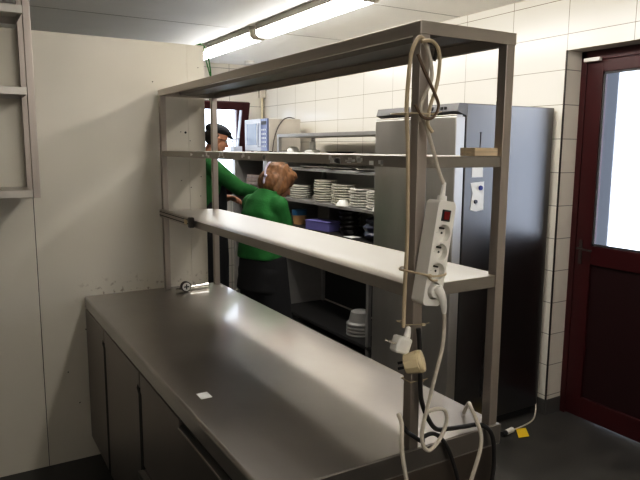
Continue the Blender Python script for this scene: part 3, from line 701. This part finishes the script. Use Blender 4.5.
# bowls at the bottom of the shelving
t0_ = None
for k in range(4):
    lab = ('lowest' if k == 0 else 'top' if k == 3 else ordn[k] + ' from the bottom') + ' grey upturned bowl in the stack on the bottom shelf'
    loc = (2.25, .70, .1705 + .028 * k)
    if t0_ is None:
        t0_ = build(MB().lathe([(.107, 0), (.112, .002), (.112, .012), (.092, .030), (.076, .105), (.06, .115), (.0005, .116), (.0005, .112), (.058, .111), (.072, .103), (.088, .028), (.107, .010), (.107, 0)], (0, 0, 0), 32, False), 'bowl', 'dullgrey', loc=(0, 0, 0)); o = t0_; props(o, lab, 'bowl')
    else:
        o = t0_.copy(); COL.objects.link(o); o['label'] = lab
    o.location = loc; o['group'] = 'grey bowls on the bottom shelf'

# ------------------------------------------------------------------ cabinet with the microwave
UY0, UY1 = 1.91, 2.74
ub = thing('open_cabinet', 'open fronted steel cabinet with the microwave on top', 'cabinet', (2.3, 2.3, 0))
build(MB().box(2.0, 2.6, UY0, UY1, 1.615, 1.642), 'top', 'shelf', ub, .002)
build(MB().box(2.0, 2.6, UY0, UY0 + .09, 0, 1.614), 'side_panel', 'rack_steel', ub, .002)
build(MB().box(2.0, 2.6, UY1 - .06, UY1, 0, 1.614), 'side_panel', 'rack_steel', ub, .002)
build(MB().box(2.585, 2.6, UY0 + .09, UY1 - .06, 0, 1.614), 'back_panel', 'rack_shade', ub)
for z in (1.215, .76, .32): build(MB().box(2.0, 2.585, UY0 + .09, UY1 - .06, z - .02, z), 'shelf', 'rack_steel', ub, .002)
tb = None
for k in range(6):
    lab = ('lowest' if k == 0 else 'top' if k == 5 else ordn[k] + ' from the bottom') + ' brown edged tray in the stack inside the open cabinet'
    loc = (2.16 + .004 * (k % 3), 2.30 - .008 * (k % 2), 1.2155 + .034 * k)
    if tb is None:
        tb = build(MB().box(-.13, .15, -.17, .17, 0, .008).box(-.13, -.122, -.17, .17, .008, .03).box(.142, .15, -.17, .17, .008, .03).box(-.122, .142, -.17, -.162, .008, .03).box(-.122, .142, .162, .17, .008, .03), 'tray', 'book', loc=(0, 0, 0), bevel=.002); o = tb; props(o, lab, 'tray')
    else:
        o = tb.copy(); COL.objects.link(o); o['label'] = lab
    o.location = loc; o['group'] = 'trays stacked in the open cabinet'

mv = thing('microwave', 'old grey microwave with a white front on top of the open cabinet', 'microwave', (2.3, 2.37, 1.642))
mx0, mx1, my0, my1, mz0, mz1 = 2.12, 2.47, 2.11, 2.64, 1.652, 1.968
build(MB().box(mx0, mx1, my0, my1, mz0, mz1), 'body', 'mw_body', mv, .006)
for x in (mx0 + .04, mx1 - .04):
    for y in (my0 + .05, my1 - .05): build(MB().cyl((x, y, 1.6425), (x, y, 1.654), .014, n=12), 'foot', 'black', mv)
dr = build(MB().box(mx0 - .022, mx0 - .001, my0 + .15, my1, mz0, mz1), 'door', 'mw_front', mv, .004)
build(MB().box(mx0 - .0245, mx0 - .0215, my0 + .19, my1 - .05, mz0 + .06, mz1 - .045), 'door_window', 'mw_glass', dr, .001)
build(MB().tube([(mx0 - .022, my0 + .168, mz0 + .05), (mx0 - .045, my0 + .168, mz0 + .06), (mx0 - .045, my0 + .168, mz1 - .06), (mx0 - .022, my0 + .168, mz1 - .05)], .008, 10, smooth=3), 'handle', 'mw_front', dr)
cpn = build(MB().box(mx0 - .022, mx0 - .001, my0, my0 + .145, mz0, mz1), 'control_panel', 'mw_panel', mv, .004)
build(MB().box(mx0 - .0245, mx0 - .0215, my0 + .02, my0 + .125, mz1 - .06, mz1 - .025), 'display', 'black', cpn)
kb = MB()
for r_ in range(5):
    for c_ in range(3): kb.box(mx0 - .0245, mx0 - .0215, my0 + .030 + .035 * c_, my0 + .047 + .035 * c_, mz0 + .04 + .04 * r_, mz0 + .055 + .04 * r_)
build(kb, 'buttons', 'mw_front', cpn)
single(MB().tube([(2.135, 2.07, 1.646), (2.15, 2.085, 1.70), (2.17, 2.093, 1.78), (2.21, 2.097, 1.88), (2.27, 2.100, 1.955), (2.33, 2.104, 1.979), (2.40, 2.14, 1.977), (2.46, 2.22, 1.976)], .0055, 8), 'microwave_lead', 'nail', 'grey cable arching over the side of the microwave', 'cable')
single(MB().box(1.98, 2.08, 2.665, 2.76, 1.6425, 1.70).tube([(2.0, 2.70, 1.70), (1.99, 2.70, 1.76), (2.06, 2.70, 1.78)], .008, 8), 'white_dispenser', 'mw_front', 'small white dispenser on the cabinet top left of the microwave', 'dispenser', bevel=.004)

# ------------------------------------------------------------------ people
def capsule(mb, p0, p1, r0, r1, n=14):
    p0 = Vector(p0); p1 = Vector(p1); mb.cyl(p0, p1, r0, r1, n); mb.ball(p0, r0, 9); mb.ball(p1, r1, 9)
def chain(mb, pts, rad):
    for i in range(len(pts) - 1): capsule(mb, pts[i], pts[i + 1], rad[i], rad[i + 1])
def loft(mb, secs, side, n=28):
    rings = []
    side = side.normalized()
    for i, (c, a, b) in enumerate(secs):
        c = Vector(c); t = (Vector(secs[min(i + 1, len(secs) - 1)][0]) - Vector(secs[max(i - 1, 0)][0])).normalized()
        s_ = (side - t * side.dot(t)).normalized(); f_ = t.cross(s_)
        rings.append([c + s_ * a * math.copysign(abs(math.cos(q)) ** .85, math.cos(q)) + f_ * b * math.copysign(abs(math.sin(q)) ** .85, math.sin(q)) for q in [2 * PI * k / n for k in range(n)]])
    mb.rings(rings)
def frame(F, U):
    F = F.normalized(); U = (U - F * U.dot(F)).normalized(); Rt = F.cross(U)
    return F, U, Rt
def head(mb, c, F, U, s=1.):
    F, U, Rt = frame(F, U); c = Vector(c)
    rot = Matrix((F, Rt, U)).transposed()
    P = lambda f, r, u: c + (F * f + Rt * r + U * u) * s
    mb.ball(P(-.012, 0, .035), Vector((.098, .077, .088)) * s, 14, rot)
    mb.ball(P(.018, 0, -.035), Vector((.070, .062, .072)) * s, 12, rot)
    mb.ball(P(.050, 0, -.088), Vector((.030, .030, .024)) * s, 10, rot)
    capsule(mb, P(.030, .038, -.075), P(-.03, .058, -.035), .020 * s, .024 * s); capsule(mb, P(.030, -.038, -.075), P(-.03, -.058, -.035), .020 * s, .024 * s)
    capsule(mb, P(.076, 0, .012), P(.102, 0, -.028), .008 * s, .013 * s)
    mb.ball(P(.092, .011, -.031), .008 * s, 8); mb.ball(P(.092, -.011, -.031), .008 * s, 8)
    capsule(mb, P(.066, .035, .022), P(.074, .012, .026), .009 * s, .009 * s); capsule(mb, P(.066, -.035, .022), P(.074, -.012, .026), .009 * s, .009 * s)
    mb.ball(P(.078, 0, -.062), Vector((.012, .023, .008)) * s, 8, rot); mb.ball(P(.076, 0, -.052), Vector((.011, .02, .006)) * s, 8, rot)
    for q in (1, -1):
        mb.ball(P(-.012, .078 * q, -.008), Vector((.018, .008, .030)) * s, 9, rot)
    return P, rot
def hand(mb, wrist, D, N, thumb, curl=.5, s=1.):
    # D finger direction, N palm normal, thumb side sign
    D, N, S = frame(D, N); w0 = Vector(wrist)
    W = lambda d, n, q: w0 + (D * d + N * n + S * q) * s
    for q in (-.028, -.010, .010, .028): capsule(mb, W(.012, 0, q * .7), W(.085, 0, q), .014 * s, .0115 * s)
    lens = (.078, .088, .083, .062)
    for q, L_ in zip((.030, .010, -.010, -.029), lens):
        q *= thumb; p = W(.085, 0, q); a = 0; r = .0098
        for seg in (.45, .32, .23):
            a += curl * .75
            d_ = (D * math.cos(a) + N * math.sin(a) + S * q * 1.2); p2 = p + d_.normalized() * L_ * seg * s
            capsule(mb, p, p2, r * s, r * .9 * s); p = p2; r *= .9
    p = W(.022, .004, .030 * thumb); p2 = W(.055, .018, .055 * thumb); p3 = W(.083, .032, .058 * thumb); capsule(mb, p, p2, .014 * s, .0115 * s); capsule(mb, p2, p3, .0112 * s, .009 * s)
def face_bits(par, P, rot, s=1.):
    for q in (1, -1):
        e = build(MB().ball(P(.068, .032 * q, .006), .0115 * s, 10), 'eye', 'eyewhite', par)
        build(MB().ball(P(.0765, .032 * q, .005), .0052 * s, 8), 'iris', 'iris', e)
    build(MB().ball(P(.084, 0, -.0585), Vector((.008, .021, .0055)) * s, 10, rot), 'mouth', 'lips', par)

# man in a green sweater, flat cap and black apron
bx, by = 1.335, 1.70
man = thing('person', 'person in a flat dark cap and green sweater reaching one arm out to the right', 'person', (bx, by, 0))
F = Vector((1, -.10, 0)).normalized(); S_ = Vector((-.10, -1, 0)).normalized()   # S_: his right hand side, towards the viewer
V = lambda f, s, z: Vector((bx, by, 0)) + (F * f + S_ * s + Vector((0, 0, z))) * 1.0
hb = MB()
HF = (F + Vector((0, 0, -.27))).normalized(); HC = V(.080, .02, 1.748)
P, rot = head(hb, HC, HF, Vector((0, 0, 1)) + F * .4, 1.0)
chain(hb, [V(.0, 0, 1.53), V(.025, 0, 1.62), V(.055, .0, 1.69)], [.070, .064, .062])
loft(hb, [(V(-.01, 0, .90), .155, .105), (V(-.02, 0, 1.05), .15, .10), (V(-.01, 0, 1.25), .165, .11), (V(-.01, 0, 1.45), .185, .105), (V(0, 0, 1.55), .12, .07), (V(0, 0, 1.60), .06, .05)], S_)
armR = [V(.0, .185, 1.515), V(.20, .235, 1.345), V(.43, .16, 1.285)]
armL = [V(.0, -.185, 1.515), V(.03, -.235, 1.18), V(.19, -.06, 1.245)]
chain(hb, armR, [.058, .045, .030]); chain(hb, armL, [.058, .045, .030])
hand(hb, armR[2], Vector((1, .2, -.1)), Vector((0, .3, -1)), 1, .45); hand(hb, armL[2], Vector((.55, -.85, .05)), Vector((-.3, -.2, -1)), 1, .6)
for q in (1, -1):
    chain(hb, [V(0, .095 * q, .92), V(.02, .10 * q, .50), V(-.01, .105 * q, .09)], [.088, .060, .042]); capsule(hb, V(-.03, .105 * q, .05), V(.14, .115 * q, .035), .04, .032)
build(fuse(hb, .007, 3, .4), 'body', 'skin', man, smooth=60)
face_bits(man, P, rot)
sw_ = MB()
loft(sw_, [(V(-.01, 0, .88), .175, .125), (V(-.02, 0, 1.02), .175, .125), (V(-.01, 0, 1.25), .185, .130), (V(-.01, 0, 1.46), .20, .122), (V(0, 0, 1.55), .145, .094), (V(.008, 0, 1.61), .080, .072)], S_)
chain(sw_, [V(0, .165, 1.52), armR[0] + Vector((0, 0, .0)), armR[1], V(.31, .20, 1.318), armR[2] - Vector((.02, 0, 0))], [.075, .075, .064, .055, .046])
chain(sw_, [V(0, -.165, 1.52), armL[0], armL[1], armL[2] - Vector((.03, -.04, .02))], [.075, .072, .062, .046])
build(fuse(sw_, .010, 3), 'sweater', 'green', man, smooth=60)
ap = MB()
loft(ap, [(V(.02, 0, .45), .20, .135), (V(.02, 0, .75), .195, .14), (V(.01, 0, 1.02), .186, .138), (V(.01, 0, 1.20), .192, .142), (V(.015, .0, 1.40), .165, .132), (V(.02, 0, 1.44), .12, .11)], S_)
build(fuse(ap, .012, 3), 'apron', 'cloth_black', man, smooth=60)
tr = MB()
for q in (1, -1): chain(tr, [V(0, .095 * q, .92), V(.02, .10 * q, .50), V(-.01, .105 * q, .10)], [.105, .078, .064])
build(fuse(tr, .012, 3), 'trousers', 'cloth_black', man, smooth=60)
for q in (1, -1):
    s_ = MB(); capsule(s_, V(-.035, .105 * q, .046), V(.15, .118 * q, .040), .046, .040); capsule(s_, V(-.02, .105 * q, .05), V(-.02, .105 * q, .11), .048, .05)
    build(fuse(s_, .01, 2), 'shoe', 'shoe', man, smooth=60)
Fh, Uh, Rh = frame(HF, Vector((0, 0, 1)) + F * .4)
hm = MB().ball(P(-.034, 0, .020), (.084, .0815, .080), 12, rot); build(fuse(hm, .008, 2), 'hair', 'hair_dark', man, smooth=60)
cm = MB().ball(P(-.014, 0, .086), (.108, .092, .050), 14, rot); cm.ball(P(.055, 0, .078), (.058, .078, .026), 12, rot); cm.ball(P(-.016, 0, .068), (.102, .088, .034), 12, rot)
capb = build(fuse(cm, .007, 3), 'flat_cap', 'cap', man, smooth=60)
br_ = MB(); n = 16
pt, pb = [], []
for k in range(n + 1):
    a = -1.15 + 2.3 * k / n; pt.append((math.cos(a), math.sin(a)))
outer = [P(.080 + .052 * c_, .078 * s_, .062 - .022 * c_) for c_, s_ in pt]; inner = [P(.045 + .04 * c_, .080 * s_, .074) for c_, s_ in pt]
up_ = Uh * .006
br_.rings([outer, inner, [p + up_ for p in inner], [p + up_ for p in outer], outer], caps=False)
vs_ = br_; br_.f = [f_ for f_ in br_.f if True]
build(br_, 'cap_brim', 'cap', capb, smooth=60)
gl = MB()
for q in (1, -1):
    c0 = P(.086, .034 * q, .004)
    gl.tube([c0 + (Rh * .022 * math.cos(2 * PI * k / 14) + Uh * .017 * math.sin(2 * PI * k / 14)) for k in range(15)], .0018, 6, smooth=0)
    gl.tube([P(.084, .055 * q, .006), P(.04, .075 * q, .008), P(-.012, .086 * q, .006)], .0018, 6)
gl.tube([P(.090, -.012, .006), P(.094, 0, .008), P(.090, .012, .006)], .0016, 6)
build(gl, 'glasses', 'black', man)

# woman with short red-brown hair bent over the shelves
bx, by = 1.285, .515
F = Vector((.97, .24, 0)).normalized(); S_ = Vector((.24, -.97, 0)).normalized()
V = lambda f, s, z: Vector((bx, by, 0)) + F * f + S_ * s + Vector((0, 0, z))
wo = thing('person', 'person with short reddish brown hair in a green top bending forward seen from behind', 'person', (bx, by, 0))
hb = MB()
HC = V(.165, .0, 1.438); HF = (F * .85 + S_ * .25 + Vector((0, 0, -.62))).normalized(); HU = Vector((0, 0, 1)) + F * .6
P, rot = head(hb, HC, HF, HU, .97)
loft(hb, [(V(-.02, 0, .84), .145, .095), (V(-.02, 0, .95), .145, .095), (V(-.01, 0, 1.12), .140, .095), (V(.02, 0, 1.25), .165, .105), (V(.045, 0, 1.325), .135, .08), (V(.06, 0, 1.37), .06, .055)], S_)
chain(hb, [V(.05, 0, 1.32), V(.095, 0, 1.39), V(.145, 0, 1.43)], [.062, .054, .052])
wR = [V(.035, .130, 1.285), V(.10, .135, 1.05), V(.33, .13, 1.02)]; wL = [V(.035, -.155, 1.285), V(.10, -.165, 1.05), V(.34, -.10, 1.03)]
for a_ in (wR, wL): chain(hb, a_, [.050, .040, .027])
hand(hb, wR[2], F + Vector((0, 0, -.1)), Vector((0, 0, -1)), -1, .5, .92); hand(hb, wL[2], F + Vector((0, 0, -.1)), Vector((0, 0, -1)), 1, .5, .92)
for q in (1, -1):
    chain(hb, [V(-.02, .09 * q, .86), V(.01, .09 * q, .46), V(-.02, .095 * q, .08)], [.09, .058, .040]); capsule(hb, V(-.03, .095 * q, .045), V(.12, .105 * q, .032), .036, .029)
build(fuse(hb, .007, 3, .4), 'body', 'skin_f', wo, smooth=60)
face_bits(wo, P, rot, .97)
sw_ = MB()
loft(sw_, [(V(-.02, 0, .925), .178, .132), (V(-.02, 0, .98), .176, .130), (V(-.01, 0, 1.10), .165, .118), (V(.005, 0, 1.22), .175, .118), (V(.03, 0, 1.30), .160, .102), (V(.048, 0, 1.345), .115, .085), (V(.062, 0, 1.385), .075, .070)], S_)
for a_, q in ((wR, 1), (wL, -1)): chain(sw_, [V(.03, .13 * q, 1.285), a_[0], a_[1] * .55 + a_[0] * .45, a_[1], a_[2] * .6 + a_[1] * .4], [.078, .074, .070, .060, .052])
g_ = fuse(sw_, .010, 3)
for p in g_.v: p += Vector((noise.noise(p * 9), noise.noise(p * 9 + Vector((3, 0, 0))), 0)) * .010
build(g_, 'green_top', 'green2', wo, smooth=60)
cl_ = MB().tube([V(.055 + .075 * math.cos(a) * 1.0, .078 * math.sin(a), 1.378 + .012 * math.cos(a)) for a in [2 * PI * k / 20 for k in range(21)]], .012, 8, smooth=0)
build(cl_, 'collar', 'green2', wo, smooth=60)
tr = MB(); loft(tr, [(V(-.02, 0, .70), .19, .145), (V(-.02, 0, .80), .175, .13), (V(-.02, 0, .96), .165, .118)], S_)
for q in (1, -1): chain(tr, [V(-.02, .09 * q, .82), V(.01, .09 * q, .46), V(-.02, .095 * q, .09)], [.105, .082, .066])
build(fuse(tr, .012, 3), 'trousers', 'cloth_black', wo, smooth=60)
ap = MB(); loft(ap, [(V(.03, 0, .42), .22, .150), (V(.02, 0, .65), .20, .145), (V(0, 0, .94), .184, .137)], S_)
build(fuse(ap, .012, 3), 'apron', 'cloth_black', wo, smooth=60)
for q in (1, -1):
    s_ = MB(); capsule(s_, V(-.035, .095 * q, .043), V(.13, .107 * q, .036), .043, .036); capsule(s_, V(-.025, .095 * q, .05), V(-.025, .095 * q, .10), .045, .046)
    build(fuse(s_, .01, 2), 'shoe', 'shoe', wo, smooth=60)
hm = MB(); Fh, Uh, Rh = frame(HF, HU)
hm.ball(P(-.030, 0, .038), Vector((.116, .110, .100)), 14, rot); hm.ball(P(-.068, 0, -.030), Vector((.088, .106, .098)), 12, rot)
for q in (1, -1): hm.ball(P(-.022, .084 * q, -.028), Vector((.060, .034, .098)), 10, rot)
hm.ball(P(.045, 0, .088), Vector((.045, .080, .034)), 10, rot)
hg = fuse(hm, .006, 3)
hc_ = Vector(HC)
for p in hg.v:
    d_ = (p - hc_); a_ = math.atan2(d_.dot(Rh), d_.dot(Fh)); 
    p += d_.normalized() * (noise.noise(Vector((a_ * 3, d_.z * 14, 1.7))) * .008 + noise.noise(p * 40) * .004)
build(hg, 'hair', 'hair', wo, smooth=75)
pts_ = []
for k in range(13):
    a = R(12 + 122 * k / 12); pts_.append(P(-.044 - .128 * math.sin(a), .050 - .004 * k / 12, .030 + .122 * math.cos(a)))
build(MB().tube(pts_, .0065, 8), 'hair_strap', 'band', wo)
kc = pts_[-1]
kn = MB().ball(kc, .015, 10).ball(kc + Vector((-.012, -.004, -.022)), (.011, .011, .02), 10).ball(kc + Vector((-.004, -.012, .020)), .012, 10)
build(fuse(kn, .004, 2), 'strap_bow', 'band', wo, smooth=60)
